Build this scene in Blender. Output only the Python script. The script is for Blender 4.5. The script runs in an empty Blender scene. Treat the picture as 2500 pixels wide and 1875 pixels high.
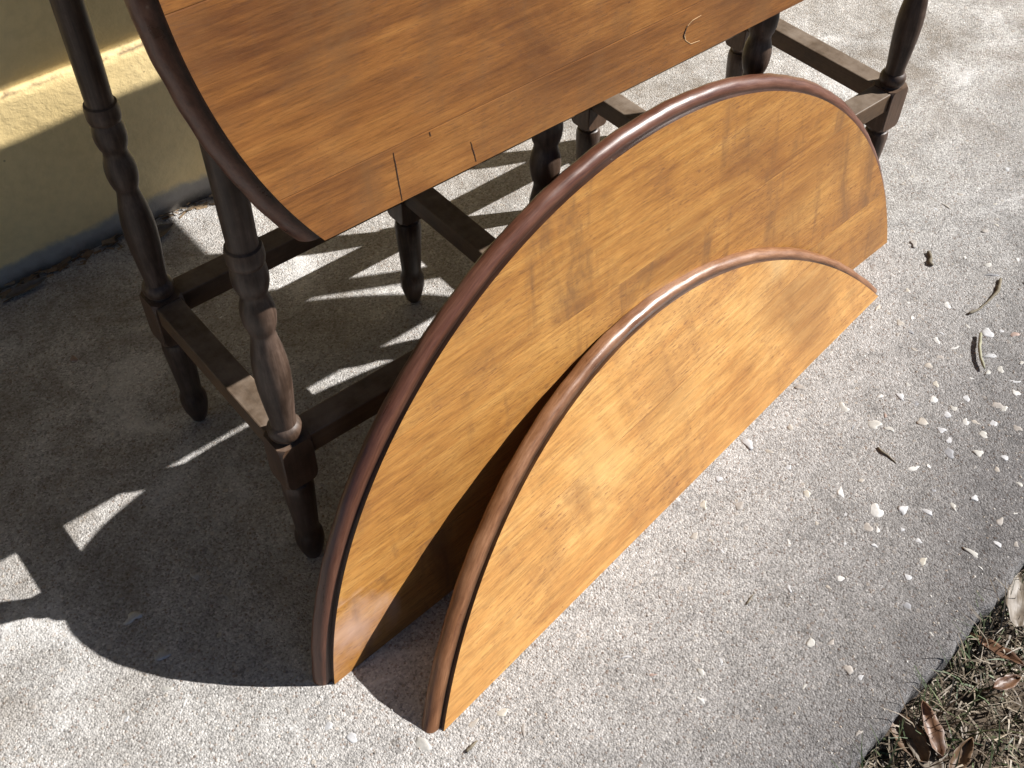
import bpy, bmesh, math, random
from mathutils import Vector, Matrix
R = math.radians
S = bpy.context.scene
COL = S.collection

# ------------------------------------------------------------------ camera
# solved from the table frame (legs, stretchers), the wall foot and the slab edge; 1 unit = 1 m
FPX, CX, CY = 2713.7, 1250.0, 937.5            # in pixels of the 2500 px wide photograph
PITCH, ROLL, YAW = R(48.5874), R(0.6344), R(40.2694)
fw = Vector((math.sin(YAW)*math.cos(PITCH), math.cos(YAW)*math.cos(PITCH), -math.sin(PITCH)))
rt = Vector((math.cos(YAW), -math.sin(YAW), 0)); up = rt.cross(fw)
r2 = rt*math.cos(ROLL)+up*math.sin(ROLL); u2 = up*math.cos(ROLL)-rt*math.sin(ROLL)
CAM = Vector((0, 0, 1.0))
MC = Matrix((r2, u2, -fw)).transposed()
cd = bpy.data.cameras.new('camera'); cam = bpy.data.objects.new('camera', cd); COL.objects.link(cam)
cd.sensor_fit = 'HORIZONTAL'; cd.sensor_width = 36; cd.lens = FPX/2500*36
cd.clip_start = .02; cd.clip_end = 500
cam.matrix_world = Matrix.Translation(CAM) @ MC.to_4x4()
S.camera = cam
def ground(u, v, z=0.0):
    """photo pixel -> point on the horizontal plane z"""
    r = MC @ Vector(((u-CX)/FPX, -(v-CY)/FPX, -1)); t = (z-CAM.z)/r.z
    return CAM+r*t

# ------------------------------------------------------------------ sky, sun, exposure
SUN = Vector((1.145, -.575, 1.0)).normalized()     # towards the sun
w = bpy.data.worlds.new('World'); S.world = w; w.use_nodes = True
nt = w.node_tree; bg = nt.nodes['Background']; sky = nt.nodes.new('ShaderNodeTexSky')
sky.sky_type = 'NISHITA'; sky.sun_disc = False; sky.air_density = .5; sky.dust_density = .1
sky.sun_elevation = math.asin(SUN.z); sky.sun_rotation = math.atan2(SUN.x, SUN.y)
nt.links.new(sky.outputs[0], bg.inputs[0]); bg.inputs[1].default_value = .05
sl = bpy.data.lights.new('sun', 'SUN'); sl.energy = 5.0; sl.angle = R(.45); sl.color = (1, .972, .94)
so = bpy.data.objects.new('sun', sl); COL.objects.link(so); so.location = (3, -2, 4)
so.rotation_euler = SUN.to_track_quat('Z', 'Y').to_euler()
S.view_settings.view_transform = 'Standard'; S.view_settings.look = 'None'
S.view_settings.gamma = 1; S.view_settings.use_curve_mapping = False
S.view_settings.exposure = .95
S.render.engine = 'CYCLES'
S.cycles.max_bounces = 6; S.cycles.diffuse_bounces = 2; S.cycles.glossy_bounces = 2

# ------------------------------------------------------------------ helpers
def link(name, verts, faces, mat=None, parent=None, smooth=False):
    me = bpy.data.meshes.new(name); me.from_pydata([tuple(v) for v in verts], [], faces); me.update()
    if smooth: me.polygons.foreach_set('use_smooth', [True]*len(me.polygons))
    if mat: me.materials.append(mat)
    o = bpy.data.objects.new(name, me); COL.objects.link(o); o.parent = parent
    return o
def empty(name, loc=(0, 0, 0)):
    o = bpy.data.objects.new(name, None); COL.objects.link(o); o.location = loc; o.empty_display_size = .05
    return o
def tag(o, label=None, cat=None, group=None, kind=None):
    for k, v in (('label', label), ('category', cat), ('group', group), ('kind', kind)):
        if v: o[k] = v
    return o
def box(name, x0, x1, y0, y1, z0, z1, mat, parent=None, bev=0.0015, seg=2):
    bm = bmesh.new(); bmesh.ops.create_cube(bm, size=1)
    for v in bm.verts:
        v.co = Vector((x0+(v.co.x+.5)*(x1-x0), y0+(v.co.y+.5)*(y1-y0), z0+(v.co.z+.5)*(z1-z0)))
    if bev: bmesh.ops.bevel(bm, geom=bm.edges[:], offset=bev, segments=seg, affect='EDGES', profile=.5)
    me = bpy.data.meshes.new(name); bm.to_mesh(me); bm.free()
    if mat: me.materials.append(mat)
    o = bpy.data.objects.new(name, me); COL.objects.link(o); o.parent = parent
    return o

class N:                                          # tiny node-graph helper
    def __init__(s, name):
        s.m = bpy.data.materials.new(name); s.m.use_nodes = True; s.t = s.m.node_tree
        s.b = s.t.nodes['Principled BSDF']
    def n(s, kind, **kw):
        x = s.t.nodes.new('ShaderNode'+kind)
        for k, v in kw.items():
            if k.startswith('i_'): x.inputs[k[2:].replace('_', ' ')].default_value = v
            else: setattr(x, k, v)
        return x
    def l(s, a, b): s.t.links.new(a, b)
    def coords(s, which='Object'): return s.n('TexCoord').outputs[which]
    def mapping(s, vec, scale=(1, 1, 1), loc=(0, 0, 0), rot=(0, 0, 0)):
        m = s.n('Mapping'); s.l(vec, m.inputs['Vector'])
        m.inputs['Scale'].default_value = scale; m.inputs['Location'].default_value = loc; m.inputs['Rotation'].default_value = rot
        return m.outputs[0]
    def noise(s, vec, scale, detail=4, rough=.5, dist=0):
        x = s.n('TexNoise'); s.l(vec, x.inputs['Vector'])
        x.inputs['Scale'].default_value = scale; x.inputs['Detail'].default_value = detail
        x.inputs['Roughness'].default_value = rough; x.inputs['Distortion'].default_value = dist
        return x.outputs['Fac']
    def voro(s, vec, scale, out='Distance', feature='F1'):
        x = s.n('TexVoronoi'); x.feature = feature; s.l(vec, x.inputs['Vector']); x.inputs['Scale'].default_value = scale
        return x.outputs[out]
    def ramp(s, fac, stops, interp='LINEAR'):
        r = s.n('ValToRGB'); s.l(fac, r.inputs[0]); cr = r.color_ramp; cr.interpolation = interp
        while len(cr.elements) < len(stops): cr.elements.new(.5)
        for e, (p, c) in zip(cr.elements, stops):
            e.position = p; e.color = (c, c, c, 1) if isinstance(c, (int, float)) else (*c, 1)
        return r.outputs[0]
    def mix(s, fac, a, b, mode='MIX'):
        m = s.n('Mix'); m.data_type = 'RGBA'; m.blend_type = mode
        for sock, v in ((m.inputs[0], fac), (m.inputs[6], a), (m.inputs[7], b)):
            if isinstance(v, (int, float)): sock.default_value = v
            elif isinstance(v, tuple): sock.default_value = (*v, 1)
            else: s.l(v, sock)
        return m.outputs[2]
    def math(s, op, a, b=0.0, c=None):
        m = s.n('Math'); m.operation = op
        for i, v in enumerate((a, b) if c is None else (a, b, c)):
            if isinstance(v, (int, float)): m.inputs[i].default_value = v
            else: s.l(v, m.inputs[i])
        return m.outputs[0]
    def bump(s, h, strength=.3, dist=.001, prev=None):
        b = s.n('Bump'); b.inputs['Strength'].default_value = strength; b.inputs['Distance'].default_value = dist
        s.l(h, b.inputs['Height'])
        if prev is not None: s.l(prev, b.inputs['Normal'])
        return b.outputs[0]
    def set(s, **kw):
        for k, v in kw.items():
            sock = s.b.inputs[k.replace('_', ' ')]
            if isinstance(v, (int, float)): sock.default_value = v
            elif isinstance(v, tuple): sock.default_value = (*v, 1)
            else: s.l(v, sock)
        return s.m

# ------------------------------------------------------------------ materials
def wood_top(name, seed=0.0, spots=(), dark=(.30, .135, .036), mid=(.46, .225, .062), light=(.58, .32, .098), smear=.5):
    """varnished table wood, grain along local x; spots = (x, z, radius, colour, strength) stains"""
    g = N(name); co = g.coords()
    oi = g.n('ObjectInfo'); sep = g.n('SeparateColor'); g.l(oi.outputs['Color'], sep.inputs[0])
    off = g.n('CombineXYZ'); g.l(g.math('MULTIPLY', sep.outputs[0], 17.0), off.inputs[0]); g.l(g.math('MULTIPLY', sep.outputs[0], 9.0), off.inputs[2])
    off.inputs[1].default_value = seed
    add = g.n('VectorMath'); add.operation = 'ADD'; g.l(co, add.inputs[0]); g.l(off.outputs[0], add.inputs[1]); p = add.outputs[0]
    blotch = g.noise(g.mapping(p, (2.2, 1, 5.5)), 2.4, 6, .62, .8)
    band = g.noise(g.mapping(p, (3.2, 1, 60)), 1.6, 6, .66, .3)
    fine = g.noise(g.mapping(p, (20, 1, 330)), 1.6, 6, .78)
    pore = g.noise(g.mapping(p, (105, 1, 820)), 1.0, 2, .55)
    cl = g.noise(p, 7.5, 5, .65, .7)
    f = g.math('ADD', g.math('MULTIPLY', blotch, .55), g.math('MULTIPLY', band, .45))
    colr = g.ramp(f, [(.37, dark), (.5, mid), (.63, light)])
    colr = g.mix(.9, colr, g.ramp(fine, [(.33, .50), (.5, .92), (.66, 1.14)]), 'MULTIPLY')
    pm = g.math('MULTIPLY', g.ramp(pore, [(.585, 0), (.66, 1)]), g.ramp(cl, [(.40, .12), (.62, .85)]))
    colr = g.mix(pm, colr, (.13, .05, .016))
    # cross-grain smears of old polish, cloudy water marks
    sm = g.noise(g.mapping(p, (26, 1, 4.5), rot=(0, R(16), 0)), 1.1, 5, .6, .5)
    colr = g.mix(g.math('MULTIPLY', g.math('MULTIPLY', g.ramp(sm, [(.49, 0), (.66, 1)]), g.ramp(cl, [(.40, 0), (.56, 1)])), smear), colr, (.17, .080, .028))
    colr = g.mix(g.math('MULTIPLY', g.ramp(cl, [(.50, 0), (.74, 1)]), .42), colr, (.25, .115, .038))
    # tiny dings
    dg = g.voro(g.mapping(p, (1, 1, 1.7), rot=(0, .5, 0)), 36)
    colr = g.mix(g.math('MULTIPLY', g.math('MULTIPLY', g.ramp(dg, [(.02, 1), (.055, 0)]), g.ramp(sm, [(.45, 0), (.55, 1)])), .8), colr, (.08, .03, .014))
    for (sx, sz, rr, sc_, st) in spots:
        v = g.n('VectorMath'); v.operation = 'DISTANCE'; v.inputs[1].default_value = (sx, 0, sz)
        m2 = g.n('VectorMath'); m2.operation = 'MULTIPLY'; g.l(co, m2.inputs[0]); m2.inputs[1].default_value = (1, 0, 1); g.l(m2.outputs[0], v.inputs[0])
        dd = g.math('ADD', g.math('DIVIDE', v.outputs['Value'], rr), g.math('MULTIPLY', g.math('SUBTRACT', cl, .5), 3.0))
        colr = g.mix(g.math('MULTIPLY', g.ramp(dd, [(.2, 1), (1.1, 0)]), st), colr, sc_)
    tone = g.math('ADD', g.math('MULTIPLY', sep.outputs[1], .5), .75)
    hsv = g.n('HueSaturation'); g.l(colr, hsv.inputs['Color']); g.l(tone, hsv.inputs['Value']); colr = hsv.outputs[0]
    nb = g.bump(fine, .22, .0005); nb = g.bump(blotch, .3, .002, nb)
    rough = g.math('ADD', g.math('MULTIPLY', cl, .30), g.math('ADD', g.math('MULTIPLY', pm, .2), .30))
    return g.set(Base_Color=colr, Roughness=rough, Normal=nb, Specular_IOR_Level=.5)

def wood_dark(name, a, b, c, rough=.42, axis=2, worn=(.32, .17, .09), wornamt=.5, dust=.35, groove=False, spec=.3):
    """dark stained wood; grain along the given local axis; dust lies on what faces up"""
    g = N(name); co = g.coords()
    oi = g.n('ObjectInfo'); add = g.n('VectorMath'); add.operation = 'ADD'; g.l(co, add.inputs[0])
    cmb = g.n('CombineXYZ'); g.l(g.math('MULTIPLY', oi.outputs['Random'], 11.0), cmb.inputs[0]); g.l(g.math('MULTIPLY', oi.outputs['Random'], 5.0), cmb.inputs[1])
    g.l(cmb.outputs[0], add.inputs[1]); p = add.outputs[0]
    sc = [300, 300, 300]; sc[axis] = 22
    if groove:
        au = g.n('Attribute'); au.attribute_name = 'arc'
        st = g.noise(g.mapping(au.outputs['Vector'], (26, 520, 1)), 1.0, 5, .7); bl = g.noise(g.mapping(au.outputs['Vector'], (9, 60, 1)), 1.0, 6, .66)
    else:
        st = g.noise(g.mapping(p, tuple(sc)), 1.0, 4, .65); bl = g.noise(p, 24, 6, .68)
    f = g.math('ADD', g.math('MULTIPLY', st, .5), g.math('MULTIPLY', bl, .5))
    colr = g.ramp(f, [(.38, a), (.5, b), (.64, c)])
    geo = g.n('NewGeometry')
    pt = g.math('ADD', geo.outputs['Pointiness'], g.math('MULTIPLY', g.math('SUBTRACT', bl, .5), .12))
    colr = g.mix(g.math('MULTIPLY', g.ramp(pt, [(.53, 0), (.60, 1)]), wornamt), colr, worn)
    sp = g.n('SeparateXYZ'); g.l(geo.outputs['Normal'], sp.inputs[0])
    colr = g.mix(g.math('MULTIPLY', g.math('MULTIPLY', g.ramp(sp.outputs[2], [(.2, .12), (.95, 1)]), g.ramp(bl, [(.35, .25), (.68, 1)])), dust), colr, (.30, .275, .24))
    ch = g.voro(p, 60)
    chm = g.math('MULTIPLY', g.ramp(ch, [(.03, 1), (.09, 0)]), g.ramp(bl, [(.52, 0), (.6, 1)]))
    colr = g.mix(g.math('MULTIPLY', chm, .6), colr, worn)
    if groove:
        at = g.n('Attribute'); at.attribute_name = 'groove'
        colr = g.mix(g.math('MULTIPLY', at.outputs['Fac'], g.ramp(bl, [(.3, .95), (.7, .55)])), colr, (.022, .014, .010))
    nb = g.bump(st, .22, .0006); nb = g.bump(chm, .4, -.0006, nb); nb = g.bump(bl, .2, .0012, nb)
    return g.set(Base_Color=colr, Roughness=g.math('ADD', rough, g.math('MULTIPLY', g.math('SUBTRACT', bl, .5), .5)), Normal=nb, Specular_IOR_Level=spec)

M_leg = wood_dark('dark_leg_wood', (.026, .015, .010), (.050, .030, .020), (.092, .060, .044), .42, 2, (.15, .075, .035), .35, .16)
M_strx = wood_dark('dark_stretcher_wood_long', (.026, .016, .009), (.048, .029, .016), (.085, .054, .031), .5, 0, (.20, .11, .05), .5, .42)
M_stry = wood_dark('dark_stretcher_wood_cross', (.026, .016, .009), (.048, .029, .016), (.085, .054, .031), .5, 1, (.20, .11, .05), .5, .42)
M_mould = wood_dark('moulding_wood', (.058, .020, .010), (.100, .036, .019), (.150, .062, .034), .34, 0, (.34, .21, .13), .4, .03, True, .5)
M_mould2 = wood_dark('worn_moulding_wood', (.115, .046, .018), (.185, .080, .032), (.27, .13, .060), .34, 0, (.42, .28, .18), .4, .03, True, .5)

def concrete():
    g = N('concrete'); co = g.coords(); sp = g.n('SeparateXYZ'); g.l(co, sp.inputs[0])
    big = g.noise(co, 3.4, 8, .66, .4); med = g.noise(co, 21, 7, .72); gr = g.noise(co, 210, 5, .82)
    vc = g.n('TexVoronoi'); g.l(co, vc.inputs['Vector']); vc.inputs['Scale'].default_value = 480
    cs = g.n('SeparateColor'); g.l(vc.outputs['Color'], cs.inputs[0])
    base = g.mix(g.ramp(big, [(.36, 0), (.64, 1)]), (.425, .407, .385), (.545, .525, .50))
    base = g.mix(.9, base, g.ramp(med, [(.28, .62), (.5, .96), (.72, 1.12)]), 'MULTIPLY')
    # sand grains
    base = g.mix(.9, base, g.ramp(cs.outputs[0], [(0, .48), (.3, .86), (.8, 1.06), (1, 1.42)]), 'MULTIPLY')
    base = g.mix(g.ramp(cs.outputs[2], [(.962, 0), (.97, .6)]), base, (.22, .15, .11))
    base = g.mix(g.ramp(gr, [(.33, .8), (.44, 0)]), base, (.12, .105, .09))
    base = g.mix(g.ramp(gr, [(.62, 0), (.70, .5)]), base, (.66, .65, .63))
    v2 = g.n('TexVoronoi'); g.l(co, v2.inputs['Vector']); v2.inputs['Scale'].default_value = 150; v2.inputs['Randomness'].default_value = 1
    c2 = g.n('SeparateColor'); g.l(v2.outputs['Color'], c2.inputs[0])
    inside = g.math('LESS_THAN', v2.outputs['Distance'], g.math('MULTIPLY', c2.outputs[1], .42))
    stn = g.math('MULTIPLY', inside, g.math('GREATER_THAN', c2.outputs[0], .72))
    base = g.mix(g.math('MULTIPLY', stn, .75), base, g.ramp(c2.outputs[2], [(0, (.58, .55, .51)), (.4, (.40, .32, .25)), (.55, (.24, .20, .175)), (.75, (.62, .61, .60)), (1, (.48, .42, .35))]))
    # hairline pits
    base = g.mix(g.math('MULTIPLY', g.ramp(med, [(.30, 1), (.36, 0)]), .55), base, (.13, .11, .09))
    # weathered dark film by the lawn edge with painted-in vignetting, stronger to the right
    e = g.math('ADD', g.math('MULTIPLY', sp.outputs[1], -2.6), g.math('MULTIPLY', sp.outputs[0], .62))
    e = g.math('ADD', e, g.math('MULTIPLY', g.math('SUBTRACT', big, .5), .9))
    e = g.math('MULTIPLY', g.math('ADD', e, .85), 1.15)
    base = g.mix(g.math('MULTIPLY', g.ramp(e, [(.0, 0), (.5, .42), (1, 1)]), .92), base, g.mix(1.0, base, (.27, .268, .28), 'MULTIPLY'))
    # dirty brown mottling towards the wall, deepened to paint in warm bounced shade
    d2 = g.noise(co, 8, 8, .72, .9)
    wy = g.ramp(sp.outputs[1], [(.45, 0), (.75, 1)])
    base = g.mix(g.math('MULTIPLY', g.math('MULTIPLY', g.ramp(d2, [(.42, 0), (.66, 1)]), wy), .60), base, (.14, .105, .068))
    # pale cement skin patches
    pt = g.math('MULTIPLY', g.ramp(d2, [(.30, 1), (.43, 0)]), g.ramp(sp.outputs[1], [(.35, 0), (.5, 1)]))
    base = g.mix(g.math('MULTIPLY', pt, .6), base, (.60, .59, .575))
    h = g.math('ADD', g.math('ADD', gr, g.math('MULTIPLY', stn, .25)), g.math('MULTIPLY', vc.outputs['Distance'], -.6))
    soft = g.math('SUBTRACT', 1.0, g.math('MULTIPLY', pt, .6))
    nb = g.n('Bump'); nb.inputs['Distance'].default_value = .0024; g.l(h, nb.inputs['Height']); g.l(g.math('MULTIPLY', soft, .9), nb.inputs['Strength'])
    nb2 = g.bump(med, .4, .006, nb.outputs[0])
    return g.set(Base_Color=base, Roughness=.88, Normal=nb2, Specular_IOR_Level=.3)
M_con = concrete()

def stone():
    g = N('pebble'); co = g.coords(); oi = g.n('ObjectInfo')
    c = g.ramp(oi.outputs['Random'], [(0, (.43, .415, .38)), (.20, (.55, .54, .515)), (.38, (.37, .335, .29)), (.52, (.46, .46, .465)), (.70, (.33, .30, .27)), (.88, (.33, .24, .20)), (.91, (.25, .25, .26)), (.95, (.48, .445, .38))], 'CONSTANT')
    n_ = g.noise(g.coords(), .9, 5, .65)
    c = g.mix(.7, c, g.ramp(n_, [(.3, .5), (.6, 1.05)]), 'MULTIPLY')
    return g.set(Base_Color=c, Roughness=.65, Normal=g.bump(n_, .3, .001), Specular_IOR_Level=.4)
M_peb = stone()
def grit():
    g = N('grit'); a = g.n('Attribute'); a.attribute_name = 'tone'
    c = g.ramp(a.outputs['Fac'], [(0, (.42, .40, .37)), (.35, (.30, .275, .24)), (.55, (.30, .24, .19)), (.7, (.44, .43, .41)), (.85, (.16, .14, .125)), (1, (.38, .345, .30))])
    return g.set(Base_Color=c, Roughness=.7)
M_grit = grit()

def wallmat(name, plinth=False):
    g = N(name); co = g.coords(); sp = g.n('SeparateXYZ'); g.l(co, sp.inputs[0])
    n1 = g.noise(co, 4, 5, .6); n2 = g.noise(co, 70, 5, .65); n3 = g.noise(co, 320, 3, .6)
    c = g.mix(g.ramp(n1, [(.3, 0), (.7, 1)]), (.70, .525, .235), (.80, .625, .32))
    c = g.mix(.5, c, g.ramp(n2, [(.3, .82), (.6, 1.02)]), 'MULTIPLY')
    dots = g.voro(co, 34); c = g.mix(g.math('MULTIPLY', g.ramp(dots, [(.035, 1), (.06, 0)]), .55), c, (.16, .12, .07))
    if plinth:
        lv = g.math('ADD', sp.outputs[2], g.math('MULTIPLY', g.math('SUBTRACT', g.noise(co, 11, 5, .65), .5), .05))
        c = g.mix(g.ramp(lv, [(.030, 1), (.040, 0)]), c, g.mix(n2, (.27, .25, .22), (.40, .37, .32)))
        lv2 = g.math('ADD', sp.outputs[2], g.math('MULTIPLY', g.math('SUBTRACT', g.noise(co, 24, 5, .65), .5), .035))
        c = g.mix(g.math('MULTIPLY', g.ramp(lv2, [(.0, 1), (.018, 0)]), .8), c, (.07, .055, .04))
        # flaking paint along the ledge
        ln = g.math('ABSOLUTE', g.math('SUBTRACT', g.math('ADD', sp.outputs[2], g.math('MULTIPLY', g.math('SUBTRACT', n2, .5), .010)), .2535))
        c = g.mix(g.math('MULTIPLY', g.ramp(ln, [(.0004, 1), (.0013, 0)]), g.ramp(g.noise(co, 40, 3), [(.42, .1), (.55, .85)])), c, (.17, .10, .05))
    h = g.math('ADD', g.math('MULTIPLY', n2, .8), g.math('MULTIPLY', n3, .35))
    nb = g.bump(h, .6, .0022); nb = g.bump(n1, .4, .02, nb)
    return g.set(Base_Color=c, Roughness=.62, Normal=nb)
M_wall = wallmat('cream_stucco'); M_wallp = wallmat('cream_stucco_foot', True)
def flat(name, c, rough=.7, var=.35, scale=60):
    g = N(name); co = g.coords(); n_ = g.noise(co, scale, 4, .6)
    return g.set(Base_Color=g.mix(var, c, g.ramp(n_, [(.3, .45), (.65, 1.1)]), 'MULTIPLY'), Roughness=rough, Normal=g.bump(n_, .3, .001))
M_soffit = flat('painted_soffit', (.62, .58, .48)); M_soil = flat('soil', (.085, .062, .042), .95, .8, 90)
M_twig = flat('twig_bark', (.15, .125, .085), .8, .6, 200); M_twigg = flat('green_twig', (.27, .26, .17), .7, .5, 150)
M_black = flat('dark_crack', (.035, .016, .010), .8, .2); M_pale = flat('raw_wood_chip', (.62, .42, .22), .7, .4, 200)
M_iron = flat('iron_hinge', (.05, .045, .04), .5, .4)
def attr_mat(name, stops, rough=.7, trans=0.0):
    g = N(name); a = g.n('Attribute'); a.attribute_name = 'tone'
    co = g.coords(); n_ = g.noise(co, 220, 3, .6)
    c = g.ramp(a.outputs['Fac'], stops)
    c = g.mix(.6, c, g.ramp(n_, [(.3, .55), (.65, 1.1)]), 'MULTIPLY')
    return g.set(Base_Color=c, Roughness=rough)
M_grass = attr_mat('dry_grass', [(0, (.19, .15, .10)), (.3, (.105, .075, .048)), (.5, (.36, .30, .22)), (.66, (.07, .052, .034)), (.78, (.05, .075, .026)), (.92, (.09, .125, .05)), (1, (.15, .165, .085))], .6)
M_debris = attr_mat('leaf_litter', [(0, (.12, .075, .04)), (.4, (.23, .155, .085)), (.7, (.30, .235, .16)), (1, (.06, .045, .03))], .8)
def leafmat(name, c1, c2):
    g = N(name); co = g.coords(); n_ = g.noise(co, 55, 5, .65); v = g.noise(g.mapping(co, (30, 300, 30)), 1, 3)
    c = g.mix(g.ramp(n_, [(.35, 0), (.65, 1)]), c1, c2); c = g.mix(.5, c, g.ramp(v, [(.35, .6), (.6, 1.05)]), 'MULTIPLY')
    return g.set(Base_Color=c, Roughness=.5, Normal=g.bump(v, .4, .001))
M_leafb = leafmat('dead_leaf_brown', (.075, .036, .02), (.16, .082, .042)); M_leaft = leafmat('dead_leaf_tan', (.105, .082, .060), (.165, .135, .10))
M_leafd = leafmat('dead_leaf_dark', (.075, .045, .025), (.16, .095, .05))

# ------------------------------------------------------------------ setting: lawn, slab
YW, YG, EDGE = 1.214, .1215, .078
def yedge(x): return YG+EDGE*math.tanh(x-.65)      # the lawn side of the slab is not quite parallel to the wall
ZL = -.045
lawn = link('lawn_ground', [(-120, -120, ZL), (120, -120, ZL), (120, 120, ZL), (-120, 120, ZL)], [(0, 1, 2, 3)], M_soil); tag(lawn, kind='structure')
rnd = random.Random(5)
# slab with a slightly uneven front edge
nx = 1700; x0s, x1s = -4.0, 9.0
fe = []
for i in range(nx+1):
    t = i/nx; x = x0s+(x1s-x0s)*t
    fe.append((x, yedge(x)+.0020*math.sin(x*23)+.0014*math.sin(x*61+1)+.0009*math.sin(x*173)+rnd.uniform(-.0011, .0011)+(.004*max(0, math.sin(x*37+2)*math.sin(x*91)-.72)/.28)))
xs = [x0s+(x1s-x0s)*i/nx for i in range(nx+1)]
V = []; F = []
prof = [(0, -.10), (0, -.010), (.0012, -.0042), (.0045, -.0008), (.010, 0)]     # (inwards, z) rounded arris
for (x, y) in fe:
    for (d, zz) in prof: V.append((x, y+d, zz))
    V.append((x, YW+.05, 0))
k = len(prof)+1
for i in range(nx):
    for j in range(k-1):
        a = i*k+j; F.append((a, a+k, a+k+1, a+1))
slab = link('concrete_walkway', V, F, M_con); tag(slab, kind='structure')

# ------------------------------------------------------------------ house wall
wall = empty('house_wall', (0, YW, 0))
tag(wall, 'cream stucco house wall with a low ledge, standing behind the gateleg table', 'wall')
def wallgrid(name, yoff, z0, z1, mat, seed, amp=.0016, ledge=False):
    r = random.Random(seed); nxx, nz = 240, 26
    V = []; F = []
    ph = [r.uniform(0, 6.28) for _ in range(8)]
    for j in range(nz+1):
        for i in range(nxx+1):
            x = -3.2+10.4*i/nxx; zz = z0+(z1-z0)*j/nz
            d = amp*(math.sin(x*5+ph[0])+math.sin(x*13+zz*9+ph[1])+.6*math.sin(x*31+zz*21+ph[2])+.5*math.sin(zz*47+x*7+ph[3]))
            V.append((x, yoff+d, zz))
    for j in range(nz):
        for i in range(nxx):
            a = j*(nxx+1)+i; F.append((a, a+1, a+nxx+2, a+nxx+1))
    n0 = len(V)                                   # top lip back to the upper wall
    for i in range(nxx+1):
        x, y, zz = V[nz*(nxx+1)+i]; V.append((x, y+.004, zz+.0035)); 
    for i in range(nxx+1):
        x, y, zz = V[nz*(nxx+1)+i]; V.append((x, y+.06, zz+.005))
    for i in range(nxx):
        a = nz*(nxx+1)+i; F.append((a, a+1, n0+i+1, n0+i)); F.append((n0+i, n0+i+1, n0+nxx+1+i+1, n0+nxx+1+i))
    return link(name, V, F, mat, wall, True)
wallgrid('lower_wall', 0, -.05, .2535, M_wallp, 3)
wallgrid('upper_wall', .007, .245, 2.6, M_wall, 4, .0012)
ZE = 2.6; YE = YW-.575*(ZE-.45)
box('roof_overhang', -3.2, 7.2, YE-YW, .25, ZE, ZE+.16, M_soffit, wall, .004)  # unseen overhang; height and reach shaped to block sky fill
box('window_ledge', -.6, 2.9, -.575*(.88-.267), .03, .88, .93, M_soffit, wall, .004)  # unseen ledge added to cast the sharp shadow edge on the wall

# ------------------------------------------------------------------ turned leg
PROF = [(0, .0035), (.001, .0062), (.006, .0092), (.018, .0126), (.028, .0147), (.036, .0152), (.043, .0147), (.048, .0131), (.052, .0120), (.060, .0124), (.080, .0135),
        (.100, .0147), (.116, .0157), (.124, .0160), (.129, .0156), (.1335, .0143), (.135, .0122), (.140, .0120), (.145, .0132)]
PROF2 = [(.199, .0140), (.203, .0128), (.205, .0148), (.208, .0160), (.212, .0163), (.216, .0156), (.2185, .0138), (.220, .0121), (.227, .0119), (.246, .0137),
         (.268, .0155), (.286, .0161), (.300, .0157), (.315, .0141), (.328, .0116), (.335, .0105), (.339, .0108), (.342, .0121), (.348, .0137), (.355, .0147), (.362, .0149), (.369, .0141),
         (.375, .0124), (.379, .0114), (.383, .0113), (.387, .0132), (.394, .0149), (.401, .0154), (.408, .0149), (.412, .0138), (.4135, .0134), (.4145, .0146), (.418, .0155), (.423, .0158), (.428, .0155),
         (.4315, .0147), (.4325, .0126), (.437, .0124), (.47, .0128), (.56, .0136), (.640, .0138), (.652, .0138)]
def leg_mesh():
    V = []; F = []; ns = 28
    def lathe(pr, capb=False, capt=False):
        b = len(V)
        for z_, r_ in pr:
            for i in range(ns):
                a = 2*math.pi*i/ns; V.append((r_*math.cos(a), r_*math.sin(a), z_))
        for j in range(len(pr)-1):
            for i in range(ns):
                a = b+j*ns+i; c = b+j*ns+(i+1) % ns; F.append((a, c, c+ns, a+ns))
        if capb: F.append(tuple(b+i for i in reversed(range(ns))))
        if capt: F.append(tuple(b+(len(pr)-1)*ns+i for i in range(ns)))
    lathe(PROF, True, False); lathe(PROF2, False, False)
    smooth = len(F)
    # square blocks with scooped shoulders
    def block(z0, z1, h, sh):
        b = len(V); rows = []
        lev = [(z0, .55, 1), (z0+sh*.35, .80, 1), (z0+sh, 1, 0), (z1-sh, 1, 0), (z1-sh*.35, .80, 1), (z1, .55, 1)]
        for z_, cf, rd in lev:
            ring = []
            c = .0012 if not rd else h*(1-cf)*.75
            for sx, sy in ((1, 1), (-1, 1), (-1, -1), (1, -1)):
                p1 = (sx*h, sy*(h-c)); p2 = (sx*(h-c), sy*h)
                if sx*sy < 0: p1, p2 = p2, p1
                for p_ in (p1, p2): ring.append(len(V)); V.append((p_[0], p_[1], z_))
            rows.append(ring)
        for a_, b_ in zip(rows, rows[1:]):
            for i in range(8): F.append((a_[i], a_[(i+1) % 8], b_[(i+1) % 8], b_[i]))
        F.append(tuple(reversed(rows[0]))); F.append(tuple(rows[-1]))
    block(.1425, .2015, .0172, .009)
    block(.648, .716, .0172, .009)
    me = bpy.data.meshes.new('leg'); me.from_pydata(V, [], F); me.update()
    me.polygons.foreach_set('use_smooth', [i < smooth for i in range(len(F))]); me.set_sharp_from_angle(angle=R(38)); me.materials.append(M_leg)
    return me

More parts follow.
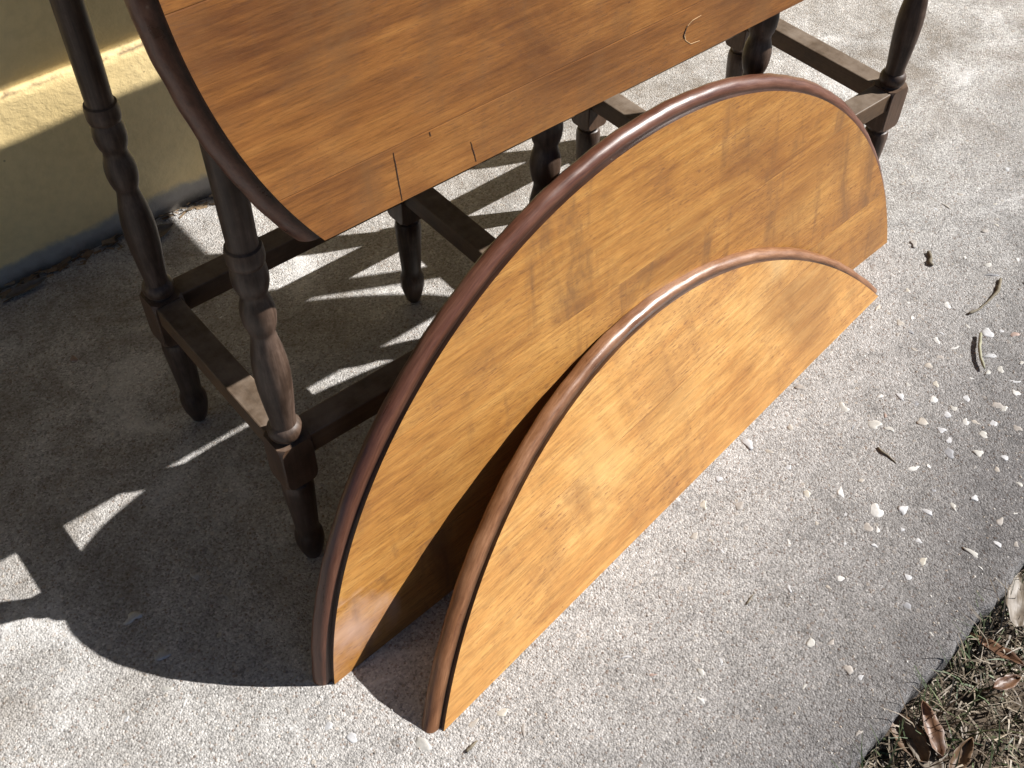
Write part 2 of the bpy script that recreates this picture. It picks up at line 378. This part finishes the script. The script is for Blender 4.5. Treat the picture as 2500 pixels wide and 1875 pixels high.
XA, XC, XM1, XM2, YF, YB = .2555, 1.1482, .5645, .857, .622, .863
table = empty('gateleg_table', ((XA+XC)/2, (YF+YB)/2, 0))
tag(table, 'dark gateleg table frame with turned legs and a hanging orange-brown drop leaf', 'table')
TB = Vector(table.location)
LM = leg_mesh()
k = 0
for x in (XA, XM1, XM2, XC):
    for y in (YF, YB):
        o = bpy.data.objects.new('leg', LM); COL.objects.link(o); o.parent = table
        o.location = Vector((x, y, 0))-TB; o.rotation_euler[2] = (k % 4)*math.pi/2; k += 1
HB = .0172
ZS0, ZS1, SW = .1745, .2012, .0139
def st(name, x0, x1, y0, y1, z0, z1, mat, bev=.0014):
    """bar given in world coordinates, parented to the table; own origin at its middle"""
    c_ = Vector(((x0+x1)/2, (y0+y1)/2, (z0+z1)/2))
    o = box(name, x0-c_.x, x1-c_.x, y0-c_.y, y1-c_.y, z0-c_.z, z1-c_.z, mat, table, bev); o.location = c_-TB
    return o
zt = ZS1-.0012
for y in (YF, YB):
    xs_ = (XA, XM1, XM2, XC)
    for a_, b_ in zip(xs_, xs_[1:]):
        st('stretcher', a_+HB-.002, b_-HB+.002, y-SW, y+SW, ZS0, zt, M_strx)
for x in (XA, XM1, XM2, XC):
    st('cross_stretcher', x-SW, x+SW, YF+HB-.002, YB-HB+.002, ZS0+.0006, zt-.0006, M_stry)
for y in (YF, YB):
    st('apron_rail', XA+HB-.002, XC-HB+.002, y-.009, y+.009, .655, .7155, M_strx)
for x in (XA, XC):
    st('apron_rail', x-.009, x+.009, YF+HB-.002, YB-HB+.002, .656, .715, M_stry)

# ------------------------------------------------------------------ round-edged boards and leaves
TH = .0172
MPROF = [(0, .0002), (.0003, .0034), (.0006, .0046), (.0020, .0048), (.0034, .0048)]
for i in range(1, 10):
    a = (math.pi/2)*i/9*1.12
    MPROF.append((.0034+.0104*math.sin(min(a, math.pi/2)) - (.0012*max(0, a-math.pi/2)*3), .0048+.0110*(1-math.cos(a))))
MPROF.append((.009, TH)); MPROF.append((-.004, TH))
def xell(h, cx, h0, a, b, side):
    return cx+side*a*math.sqrt(max(0, 1-((h-h0)/b)**2))
def boards(parent, base, seams, cx, h0, a, b, mat, rng, top, tones=None, th=TH):
    """planks of a D-shaped panel; face at local y=0, back at y=th, joints at the heights `seams`"""
    hs = [0]+list(seams)+[top]
    out = []
    for q in range(len(hs)-1):
        lo, hi = hs[q], hs[q+1]; apex = (hi >= h0+b-1e-6)
        n = 26; V = []; F = []
        lo += .00022 if q else 0; hi -= .00022 if q < len(hs)-2 else 0; ch = .00015
        for i in range(n+1):
            t = i/n
            if apex: t = math.sin(t*math.pi/2)          # crowd rows near the crown of the arc
            h = lo+(hi-lo)*t
            xl, xr = xell(h, cx, h0, a, b, -1), xell(h, cx, h0, a, b, 1)
            bev = ch if ((i == 0 and q > 0) or (i == n and q < len(hs)-2)) else 0
            for x in (xl, xr):
                V.append((x, bev, h))
                V.append((x, th, h))
        # add near-seam rows so that only the arris dips
        rows = list(range(n+1))
        for i in range(n):
            p = i*4; r_ = p+4
            F.append((p, p+2, r_+2, r_))                 # front
            F.append((p+1, r_+1, r_+3, p+3))             # back
            F.append((p, r_, r_+1, p+1)); F.append((p+2, p+3, r_+3, r_+2))
        F.append((0, 1, 3, 2)); e = n*4; F.append((e, e+2, e+3, e+1))
        # shift second and last-but-one rows close to the seams
        for i, h in ((1, lo+.0007), (n-1, hi-.0007)):
            if apex and i == n-1: continue
            xl, xr = xell(h, cx, h0, a, b, -1), xell(h, cx, h0, a, b, 1)
            for j, x in enumerate((xl, xr)):
                V[i*4+j*2] = (x, 0, h); V[i*4+j*2+1] = (x, th, h)
        o = link('board', V, F, mat, parent)
        o.color = (rng.random(), tones[q] if tones else .5+rng.uniform(-.07, .07), 0, 1)
        out.append(o)
    return out
def parent_seed(o): return len(o.name)*1.7
def moulding(parent, cx, h0, a, b, lo, hi, mat, side=None, n=150, rng=None):
    """thumbnail edge swept round the arc, from height lo over the crown (side None) or up one side to hi"""
    V = []; F = []; m = len(MPROF)
    rng = rng or random.Random(1)
    amp = [rng.uniform(0, 6.28) for _ in range(6)]
    for i in range(n+1):
        t = i/n
        for (d, dp) in MPROF:
            A_, B_ = a+d, b+d
            t0 = math.asin(max(-1, min(1, (lo-h0)/B_)))
            t1 = (math.pi-t0) if side is None else math.asin(max(-1, min(1, (hi-h0)/B_)))
            th_ = t0+(t1-t0)*t
            wob = .00025*(math.sin(th_*37+amp[0])+math.sin(th_*91+amp[1])) if d > .003 else 0
            x = (A_+wob)*math.cos(th_)
            V.append((cx+(x if side in (None, 1) else -x), dp, h0+(B_+wob)*math.sin(th_)))
    for i in range(n):
        for j in range(m-1):
            p = i*m+j; f = (p, p+1, p+m+1, p+m)
            F.append(f if side == -1 else tuple(reversed(f)))
    c0 = tuple(range(m)); c1 = tuple(n*m+j for j in range(m))
    F.append(c0); F.append(tuple(reversed(c1)))
    o = link('edge_moulding', V, F, mat, parent, True)
    me = o.data
    me.polygons[-1].use_smooth = False; me.polygons[-2].use_smooth = False
    bm = bmesh.new(); bm.from_mesh(me); bmesh.ops.recalc_face_normals(bm, faces=bm.faces); bm.to_mesh(me); bm.free()
    gv = me.attributes.new('groove', 'FLOAT', 'POINT'); gv.data.foreach_set('value', [(.6, .95, 1, 1, .55, .15)[i % m] if (i % m) < 6 else 0.0 for i in range(len(me.vertices))])
    av = me.attributes.new('arc', 'FLOAT_VECTOR', 'POINT'); buf = []
    for i in range(len(me.vertices)): buf += [(i//m)*1.3*a*3/n, (i % m)*.0022, parent_seed(parent)]
    av.data.foreach_set('vector', buf)
    # crisp arrises of the step
    es = [False]*len(me.edges)
    for ed in me.edges:
        i0, i1 = sorted(ed.vertices)
        if i1-i0 == m and (i0 % m) in (0, 2, 4): es[ed.index] = True
    me.attributes.new('sharp_edge', 'BOOLEAN', 'EDGE'); me.attributes['sharp_edge'].data.foreach_set('value', es)
    return o
def ribbon(name, pts, width, parent, mat, y=-.0003, thick=.0006):
    """thin raised or open crack along local points (x, z) on a board face; width tapers"""
    V = []; F = []; n = len(pts)
    for i, (x, z) in enumerate(pts):
        p0 = pts[max(0, i-1)]; p1 = pts[min(n-1, i+1)]
        d = Vector((p1[0]-p0[0], p1[1]-p0[1])).normalized(); nx_, nz_ = -d.y, d.x
        wd = width*(.25+.75*math.sin(math.pi*(i+.3)/(n-.4)))/2
        V += [(x+nx_*wd, y, z+nz_*wd), (x-nx_*wd, y, z-nz_*wd), (x-nx_*wd, y+thick, z-nz_*wd), (x+nx_*wd, y+thick, z+nz_*wd)]
    for i in range(n-1):
        a = i*4; b = a+4
        for j in range(4): F.append((a+j, a+(j+1) % 4, b+(j+1) % 4, b+j))
    F.append((3, 2, 1, 0)); e = (n-1)*4; F.append((e, e+1, e+2, e+3))
    return link(name, V, F, mat, parent)
def place(o, A, ang, tilt):
    """local x along the straight edge, local z up the face, local y into the panel"""
    u = Vector((math.cos(ang), math.sin(ang), 0)); n0 = Vector((-u.y, u.x, 0))
    v = Vector((0, 0, math.cos(tilt)))+n0*math.sin(tilt); yv = v.cross(u)
    o.matrix_world = Matrix.Translation(A) @ Matrix((u, yv, v)).transposed().to_4x4()

DARKST = (.13, .055, .02)
# -- large detached leaf
rng = random.Random(11)
L1, a1, b1, h1 = .9406, .476, .457, -.074
M_w1 = wood_top('leaf_wood_large', 1.3, [(.035, .05, .05, (.50, .33, .25), .75), (.62, .30, .06, DARKST, .30), (.80, .20, .05, DARKST, .35), (.90, .03, .05, DARKST, .45), (.70, .16, .07, DARKST, .25), (.52, .22, .05, DARKST, .25), (.18, .15, .06, DARKST, .2), (.45, .12, .05, DARKST, .25)],
              (.255, .102, .024), (.395, .180, .042), (.51, .262, .070), .95)
leaf1 = empty('table_leaf'); tag(leaf1, 'larger half-round table leaf leaning on the table legs, partly behind the shallower leaf', 'table leaf', 'detached table leaves')
place(leaf1, Vector((.189, .484, .0002)), R(3.82), R(8.7))
boards(leaf1, None, (.0935, .238), L1/2, h1, a1, b1, M_w1, rng, h1+b1, (.47, .52, .47))
moulding(leaf1, L1/2, h1, a1, b1, 0, None, M_mould, rng=rng)
# -- shallow detached leaf
L2, a2, b2, h2 = .800, .505, .542, -.332
M_w2 = wood_top('leaf_wood_shallow', 4.7, [(.66, .07, .07, DARKST, .42), (.60, .13, .05, DARKST, .3), (.40, .13, .05, (.20, .10, .035), .3), (.28, .10, .06, (.66, .44, .17), .3), (.62, .158, .03, (.5, .36, .18), .3)],
               (.345, .155, .040), (.46, .232, .066), (.57, .322, .108), .4)
leaf2 = empty('table_leaf'); tag(leaf2, 'shallower half-round table leaf standing in front, leaning on the larger leaf', 'table leaf', 'detached table leaves')
place(leaf2, Vector((.241, .379, .0002)), R(7.85), R(25.2))
boards(leaf2, None, (.118,), L2/2, h2, a2, b2, M_w2, rng, h2+b2, (.52, .52))
moulding(leaf2, L2/2, h2, a2, b2, 0, None, M_mould2, rng=rng)
# -- hanging drop leaf, hinged to the fixed top
ZB, CXT, RT_, CZT = .4593, .704, .493, .271
M_w3 = wood_top('drop_leaf_wood', 8.1, [(.10-.0, .12, .03, DARKST, .35), (.42, .045, .05, DARKST, .3), (.03, .02, .05, DARKST, .35), (-.2, .05, .08, DARKST, .25)],
               (.150, .054, .015), (.275, .108, .026), (.39, .170, .043), .5)
Y3 = .558
drop = box('drop_leaf', -.36, .36, .0115, TH-.0005, .012, .2560, M_strx, table, .0008)
drop.location = Vector((CXT, Y3, ZB))-TB
boards(drop, None, (.052, .209), 0, CZT, RT_, RT_, M_w3, rng, .2654, (.44, .50, .47), .0112)
for sd in (-1, 1): moulding(drop, 0, CZT, RT_, RT_, 0, .2654, M_mould, sd, 60, rng)
# old splits in the drop leaf
def dl(u, v):
    """photo pixel on the drop leaf's face -> its local (x, z)"""
    r = MC @ Vector(((u-CX)/FPX, -(v-CY)/FPX, -1)); t = Y3/r.y; q = CAM+r*t
    return (q.x-CXT, q.z-ZB)
def path(pix, n=9):
    P_ = [dl(*p) for p in pix]; out = []
    for i in range(len(P_)-1):
        for j in range(n):
            t = j/n; out.append((P_[i][0]*(1-t)+P_[i+1][0]*t+rng.uniform(-.0002, .0002), P_[i][1]*(1-t)+P_[i+1][1]*t))
    return out+[P_[-1]]
ribbon('crack', path([(960, 372), (965, 400), (973, 440), (982, 490)], 5), .0007, drop, M_black)
ribbon('crack', path([(1149, 346), (1156, 370), (1163, 394)], 5), .0006, drop, M_black)
ribbon('crack', path([(1048, 322), (1052, 332)], 4), .0006, drop, M_black)
ribbon('crack', path([(1712, 37), (1690, 50), (1676, 66), (1671, 86), (1674, 98), (1686, 107), (1708, 99)], 4), .0006, drop, M_pale)
ribbon('crack', path([(1678, 62), (1674, 72), (1670, 84), (1670, 94)], 4), .0010, drop, M_black, -.0005)
# fixed top: three boards cut round at both ends, with the same edge
def fixed_top():
    """world y from .573 to .906, z up to .735; arcs of the round top at the ends"""
    cxw, cyw, RR = CXT, .7425, .493
    z0, z1 = .7160, .7352
    ys = [.5697, .684, .795, .906]
    top = st('fixed_top', XA-.01, XC+.01, .58, .9, .7160, .7218, M_strx, .0006)
    for q in range(3):
        V = []; F = []; n = 10
        for i in range(n+1):
            y = ys[q]+.0002+(ys[q+1]-ys[q]-.0004)*i/n
            hx = math.sqrt(RR*RR-(y-cyw)**2)
            for x in (-hx, hx):
                V.append((cxw+x-TB.x, y-TB.y, z1)); V.append((cxw+x-TB.x, y-TB.y, .7222))
        for i in range(n):
            p = i*4; e = p+4
            F += [(p, p+2, e+2, e), (p+1, e+1, e+3, p+3), (p, e, e+1, p+1), (p+2, p+3, e+3, e+2)]
        F += [(0, 1, 3, 2), (n*4, n*4+2, n*4+3, n*4+1)]
        o = link('board', V, F, M_w3, top); o.location = -(top.location)
        o.color = (rng.random(), .46, 0, 1)
    return top
fixed_top()
for x in (.42, .70, .98):
    st('hinge', x-.03, x+.03, .5754, .5778, .690, .7155, M_iron, .0004)

# ------------------------------------------------------------------ pebbles in the slab
def pebble_mesh(seed):
    r = random.Random(seed); bm = bmesh.new(); bmesh.ops.create_icosphere(bm, subdivisions=2, radius=1)
    ph = [r.uniform(0, 6.28) for _ in range(6)]; el = r.uniform(.42, .9); am = r.uniform(.14, .34)
    for v in bm.verts:
        a = math.atan2(v.co.y, v.co.x)
        k_ = 1+am*math.sin(2*a+ph[0])*.6+am*math.sin(3*a+ph[1])+am*.6*math.sin(5*a+ph[2])
        v.co.x *= k_; v.co.y *= k_*el; v.co.z *= .5; v.co.z = max(v.co.z, -.3)
        if v.co.z > .22: v.co.z = .22+(v.co.z-.22)*.35
    me = bpy.data.meshes.new('pebble'); bm.to_mesh(me); bm.free()
    me.polygons.foreach_set('use_smooth', [True]*len(me.polygons)); me.materials.append(M_peb); return me
PM = [pebble_mesh(i) for i in range(10)]
prng = random.Random(21)
spots = []
Z6 = lambda x, y, r_: (1700+x*.4219, 700+y*.4219, r_*.4219)
for t in [(1025, 795, 40), (1310, 780, 30), (1035, 1300, 48), (1200, 1290, 40), (1330, 1300, 38), (1255, 1055, 36), (1600, 1545, 42), (295, 905, 36), (605, 580, 34), (1690, 495, 22), (1760, 480, 24),
          (1720, 395, 55), (1690, 270, 40), (1840, 270, 34), (1495, 355, 24), (1345, 465, 32), (1500, 715, 30), (1375, 650, 34), (1560, 640, 30), (1740, 690, 34), (1780, 710, 24), (1555, 785, 26), (1610, 785, 24),
          (1855, 820, 26), (1475, 885, 30), (1460, 960, 36), (1635, 965, 32), (1660, 855, 24), (985, 1390, 32), (1050, 1410, 26), (905, 1410, 20), (1190, 1405, 16), (700, 1370, 17), (835, 1190, 30), (640, 1200, 26),
          (1180, 210, 26), (1055, 115, 32), (1445, 110, 30), (1165, 280, 22), (1405, 400, 28), (1285, 1470, 22), (1030, 1495, 15), (860, 1485, 16), (1840, 1485, 26), (1310, 1590, 28), (1875, 1140, 24), (1785, 985, 24),
          (1385, 565, 22), (1095, 745, 20), (415, 955, 22), (545, 815, 22), (530, 1045, 18), (100, 1365, 18), (150, 1530, 16), (400, 1360, 13), (910, 810, 20), (1450, 740, 22), (1415, 830, 26), (1590, 530, 14), (1250, 180, 16),
          (1845, 550, 26), (1850, 615, 24), (1885, 440, 18), (1415, 268, 16), (1240, 260, 18), (1265, 365, 22), (1230, 95, 20)]:
    spots.append(Z6(*t))
Z8 = lambda x, y, r_: (x*.3617, 1200+y*.3617, r_*.3617)
for t in [(1325, 575, 32), (1555, 735, 55), (895, 850, 50), (1620, 610, 24), (815, 710, 24), (1095, 1105, 42), (1245, 1420, 30), (1945, 1480, 26), (1765, 1570, 34), (850, 1540, 20), (1480, 970, 20)]:
    spots.append(Z8(*t))
for (x, y, r_) in [(1310, 1360, 45), (460, 1440, 40), (950, 1500, 58), (290, 1365, 34), (1120, 1435, 22), (270, 1590, 20)]:
    spots.append((700+x*.3466, 1300+y*.3466, r_*.3466))
for (x, y, r_) in [(590, 1240, 42), (960, 560, 20), (1380, 1400, 16), (1350, 1330, 14)]:
    spots.append((x*.3014, 500+y*.3014, r_*.3014))
done = []
def add_pebble(p, rad, sink=None):
    o = bpy.data.objects.new('pebble', prng.choice(PM)); COL.objects.link(o); o.parent = slab
    o.location = (p.x, p.y, -rad*prng.uniform(.06, .15) if sink is None else sink)
    o.rotation_euler = (prng.uniform(-.15, .15), prng.uniform(-.15, .15), prng.uniform(0, 6.28))
    o.scale = (rad, rad*prng.uniform(.8, 1.1), rad*prng.uniform(.45, .7)); done.append((p.x, p.y, rad))
for (u, v, r_) in spots:
    p = ground(u, v); d = (p-CAM).dot(fw); rad = r_*d/FPX*1.15
    if p.y > yedge(p.x)+.012: add_pebble(p, rad)
tries = 0
while len(done) < 285 and tries < 9000:
    tries += 1
    x = prng.uniform(-.1, 1.45); y = yedge(x)+.015+prng.random()**1.3*.62
    dens = .12+.88*max(0, min(1, (x-.35)/.6))*max(.15, min(1, (.62-y)/.35)) if y < .75 else .08
    if prng.random() > dens: continue
    rad = prng.uniform(.0030, .0068)+(.003 if prng.random() < .18 else 0)
    if any((x-a)**2+(y-b)**2 < (rad+c+.003)**2 for a, b, c in done): continue
    add_pebble(Vector((x, y, 0)), rad)
# the finer grit that is too small to pick out singly
def tri_cloud(name, items, mat, parent=None):
    V = []; F = []; T = []
    for (x, y, z, r_, fl, tone) in items:
        b = len(V); a0 = prng.uniform(0, 6.28); n = 5
        for i in range(n):
            a = a0+2*math.pi*i/n; rr = r_*prng.uniform(.65, 1.15)
            V.append((x+rr*math.cos(a), y+rr*math.sin(a), z-.0004)); T.append(tone)
        V.append((x+prng.uniform(-.3, .3)*r_, y+prng.uniform(-.3, .3)*r_, z+r_*fl)); T.append(tone)
        for i in range(n): F.append((b+i, b+(i+1) % n, b+n))
    o = link(name, V, F, mat, parent)
    at = o.data.attributes.new('tone', 'FLOAT', 'POINT'); at.data.foreach_set('value', T)
    return o
items = []
for _ in range(15000):
    x = prng.uniform(-.5, 2.1); y = yedge(x)+.012+prng.random()**1.25*.95
    if prng.random() > (.35+.65*max(0, min(1, (.9-y)/.6))): continue
    items.append((x, y, 0, prng.uniform(.0008, .0024), prng.uniform(.25, .6), prng.random()))
gr = tri_cloud('grit', items, M_grit, slab); tag(gr, kind='stuff')

# ------------------------------------------------------------------ twigs
def tube(name, pts, radii, mat, parent=None, ns=8):
    V = []; F = []; n = len(pts)
    for i, p in enumerate(pts):
        d = (Vector(pts[min(n-1, i+1)])-Vector(pts[max(0, i-1)])).normalized()
        a = d.cross(Vector((0, 0, 1))).normalized(); b = a.cross(d)
        for j in range(ns):
            t = 2*math.pi*j/ns; q = Vector(p)+(a*math.cos(t)+b*math.sin(t))*radii[i]; V.append(q)
    for i in range(n-1):
        for j in range(ns):
            A_ = i*ns+j; B_ = i*ns+(j+1) % ns; F.append((A_, B_, B_+ns, A_+ns))
    F.append(tuple(reversed(range(ns)))); F.append(tuple((n-1)*ns+j for j in range(ns)))
    o = link(name, V, F, mat, parent, True); return o
def twig(pix, rads, mat, label, lift=0.0):
    P_ = []
    for (u, v), r_ in zip(pix, rads): g_ = ground(u, v); P_.append(Vector((g_.x, g_.y, r_*.9+lift)))
    out = []; rr = []
    for i in range(len(P_)-1):
        for j in range(4):
            t = j/4; out.append(P_[i].lerp(P_[i+1], t)+Vector((prng.uniform(-1, 1), prng.uniform(-1, 1), 0))*.00035); rr.append((rads[i]*(1-t)+rads[i+1]*t)*prng.uniform(.85, 1.15))
    out.append(P_[-1]); rr.append(rads[-1]*.6)
    return tag(tube('twig', out, rr, mat), label, 'twig', 'twigs on the concrete')
twig([(2266, 618), (2272, 632), (2268, 645), (2278, 650)], [.0024, .0022, .0026, .0020], M_twig, 'short knobbly brown twig lying on the concrete near the large leaf')
twig([(2442, 684), (2436, 712), (2412, 738), (2388, 758), (2364, 768)], [.0020, .0024, .0014, .0014, .0022], M_twig, 'thin crooked twig on the concrete with two dark thicker ends')
twig([(2391, 820), (2388, 850), (2390, 880), (2401, 906)], [.0017, .0021, .0020, .0015], M_twigg, 'thicker curved greenish twig on the concrete beside a white pebble', .0035)
twig([(2142, 1094), (2152, 1104), (2166, 1112), (2188, 1132)], [.0012, .0016, .0011, .0006], M_twig, 'small forked dark splinter on the concrete')
twig([(1822, 1476), (1830, 1464), (1840, 1452)], [.0008, .0009, .0006], M_twig, 'tiny dark stalk on the concrete in front of the shallow leaf')
twig([(1139, 1836), (1152, 1822), (1166, 1809)], [.0013, .0015, .0007], M_twig, 'tiny stalk on the concrete at the corner of the shallow leaf')

# ------------------------------------------------------------------ dead leaves
def dead_leaf(loc, L, W, rotz, mat, label, curl=.25, tilt=(0, 0), seed=0, name='dead_leaf'):
    r = random.Random(seed); V = []; F = []; nl, nw = 12, 6
    for i in range(nl+1):
        t = i/nl; wd = W/2*math.sin(math.pi*t**.85)**.75*(1+.06*math.sin(t*23+seed))+.0004
        for j in range(nw+1):
            s_ = j/nw*2-1
            z = curl*W*(s_*s_)*(.6+.4*math.sin(t*3))+curl*L*.35*(t-.5)**2+.0009*math.sin(t*17+s_*4+seed)
            V.append((L*(t-.5)+.0006*r.uniform(-1, 1), wd*s_, z))
    for i in range(nl):
        for j in range(nw):
            a = i*(nw+1)+j; F.append((a, a+1, a+nw+2, a+nw+1))
    o = link(name, V, F, mat, None, True)
    md = o.modifiers.new('thick', 'SOLIDIFY'); md.thickness = .0005
    o.location = loc; o.rotation_euler = (tilt[0], tilt[1], rotz)
    return tag(o, label, 'leaf', 'dead leaves')
g = lambda u, v, z=0: ground(u, v, z)
ZT = ZL+.022
dead_leaf(g(2245, 1820, ZT), .075, .026, 1.15, M_leaft, 'pale tan dead leaf lying flat in the dry grass beside a dark leaf', .12, (.1, .1), 3)
dead_leaf(g(2262, 1790, ZT)+Vector((0, 0, .006)), .055, .020, 1.0, M_leafb, 'shiny rusty brown curled leaf on top of the pale leaf', .4, (.3, -.1), 4)
dead_leaf(g(2215, 1800, ZT), .06, .026, 1.3, M_leafd, 'dark brown dead leaf tucked against the slab edge', .3, (-.25, .05), 5)
dead_leaf(g(2475, 1480, ZT)+Vector((0, 0, .01)), .075, .026, .5, M_leaft, 'broad greyish tan dead leaf by the slab edge', .15, (.15, .1), 6)
dead_leaf(g(2430, 1590, ZT), .06, .015, 1.6, M_leafb, 'long narrow brown dead leaf upright among the dry stalks', .3, (.2, .25), 7)
dead_leaf(g(2455, 1668, ZT), .035, .014, -.3, M_leafb, 'small oval rust coloured dead leaf on the dry grass', .3, (.1, .1), 8)
dead_leaf(g(2340, 1850, ZT), .045, .016, .2, M_leafd, 'small dark curled leaf half buried in dry grass', .5, (.2, -.2), 9)
dead_leaf(Vector((.362, YW-.035, .004)), .07, .022, .12, M_leaft, 'dry tan leaf lying in the corner of wall and concrete by the sunlit patch', .3, (.25, 0), 10)
dead_leaf(Vector((.19, YW-.022, .004)), .055, .012, .05, M_leaft, 'pale narrow curled leaf at the wall foot', .45, (.35, 0), 11)
dead_leaf(Vector((.115, YW-.022, .004)), .06, .014, .08, M_leafb, 'brown narrow leaf lying along the wall foot', .4, (.3, 0), 12)
dead_leaf(Vector((.085, YW-.06, .003)), .04, .010, -.7, M_leaft, 'thin straw coloured leaf sliver pointing away from the wall', .3, (.1, 0), 13)
# litter in the joint of wall and slab
V = []; F = []; T = []
for _ in range(1500):
    x = prng.uniform(-1.2, 3); y = YW-.002-abs(prng.gauss(0, .010)); z = max(.0008, .010-(YW-y)*.7)*prng.uniform(.1, 1)
    L_ = prng.uniform(.002, .009); W_ = L_*prng.uniform(.15, .5); a = prng.gauss(0, .6); tl = prng.uniform(-.5, .5)
    b = len(V); dx, dy = math.cos(a), math.sin(a); to = prng.random()
    for sx, sy in ((-1, -1), (1, -1), (1, 1), (-1, 1)):
        V.append((x+sx*dx*L_-sy*dy*W_, min(YW-.001, y+sx*dy*L_+sy*dx*W_), z+sy*tl*W_+.0006)); T.append(to)
    F.append((b, b+1, b+2, b+3))
lit = link('leaf_litter', V, F, M_debris); lit.data.attributes.new('tone', 'FLOAT', 'POINT').data.foreach_set('value', T)
tag(lit, 'brown leaf litter and soil in the joint along the wall foot', 'litter', None, 'stuff')

# ------------------------------------------------------------------ dry grass
grng = random.Random(77); V = []; F = []; T = []
def blade(x, y, z, L_, W_, az, lean, tone, bendv):
    b = len(V); n = 4; ye = yedge(x)-.003
    dx, dy = math.cos(az), math.sin(az); px, py = -dy, dx
    hx, hz = 0.0, 0.0; ang = lean
    for i in range(n+1):
        wd = W_*(1-.85*(i/n)**1.6)/2
        V.append((x+dx*hx+px*wd, min(y+dy*hx+py*wd, ye+(.02 if z+hz > .002 else 0)), z+hz)); V.append((x+dx*hx-px*wd, min(y+dy*hx-py*wd, ye+(.02 if z+hz > .002 else 0)), z+hz+wd*.5))
        T.extend((tone, tone))
        hx += math.cos(ang)*L_/n; hz += math.sin(ang)*L_/n; ang += bendv/n
        if z+hz < ZL+.001: hz = ZL+.001-z
    for i in range(n): F.append((b+2*i, b+2*i+1, b+2*i+3, b+2*i+2))
for _ in range(46000):
    x = grng.uniform(-.4, 2.0); y = yedge(x)-grng.random()**1.2*.75
    if grng.random() < .72:           # lying thatch
        blade(x, y, ZL+grng.uniform(.001, .026), grng.uniform(.008, .034), grng.uniform(.0007, .0020), grng.uniform(0, 6.28), grng.uniform(-.3, .6), grng.uniform(0, .72), grng.uniform(-1.8, 1.4))
    else:
        blade(x, y, ZL, grng.uniform(.025, .06), grng.uniform(.0014, .0028), grng.uniform(0, 6.28), grng.uniform(.5, 1.4), grng.choice((grng.uniform(0, .7), grng.uniform(.74, 1))), grng.uniform(-1.6, .2))
for _ in range(700):                  # tufts growing against and over the slab edge
    x = grng.uniform(-.4, 2.0)
    blade(x, yedge(x)-grng.uniform(.003, .03), ZL, grng.uniform(.045, .085), grng.uniform(.0012, .0024), grng.uniform(.4, 2.7), grng.uniform(.9, 1.5), grng.choice((grng.uniform(0, .6), grng.uniform(.74, 1))), grng.uniform(-1.8, -.3))
gs = link('grass', V, F, M_grass); gs.data.attributes.new('tone', 'FLOAT', 'POINT').data.foreach_set('value', T)
tag(gs, 'dry tan and olive grass thatch along the edge of the concrete', 'grass', None, 'stuff')
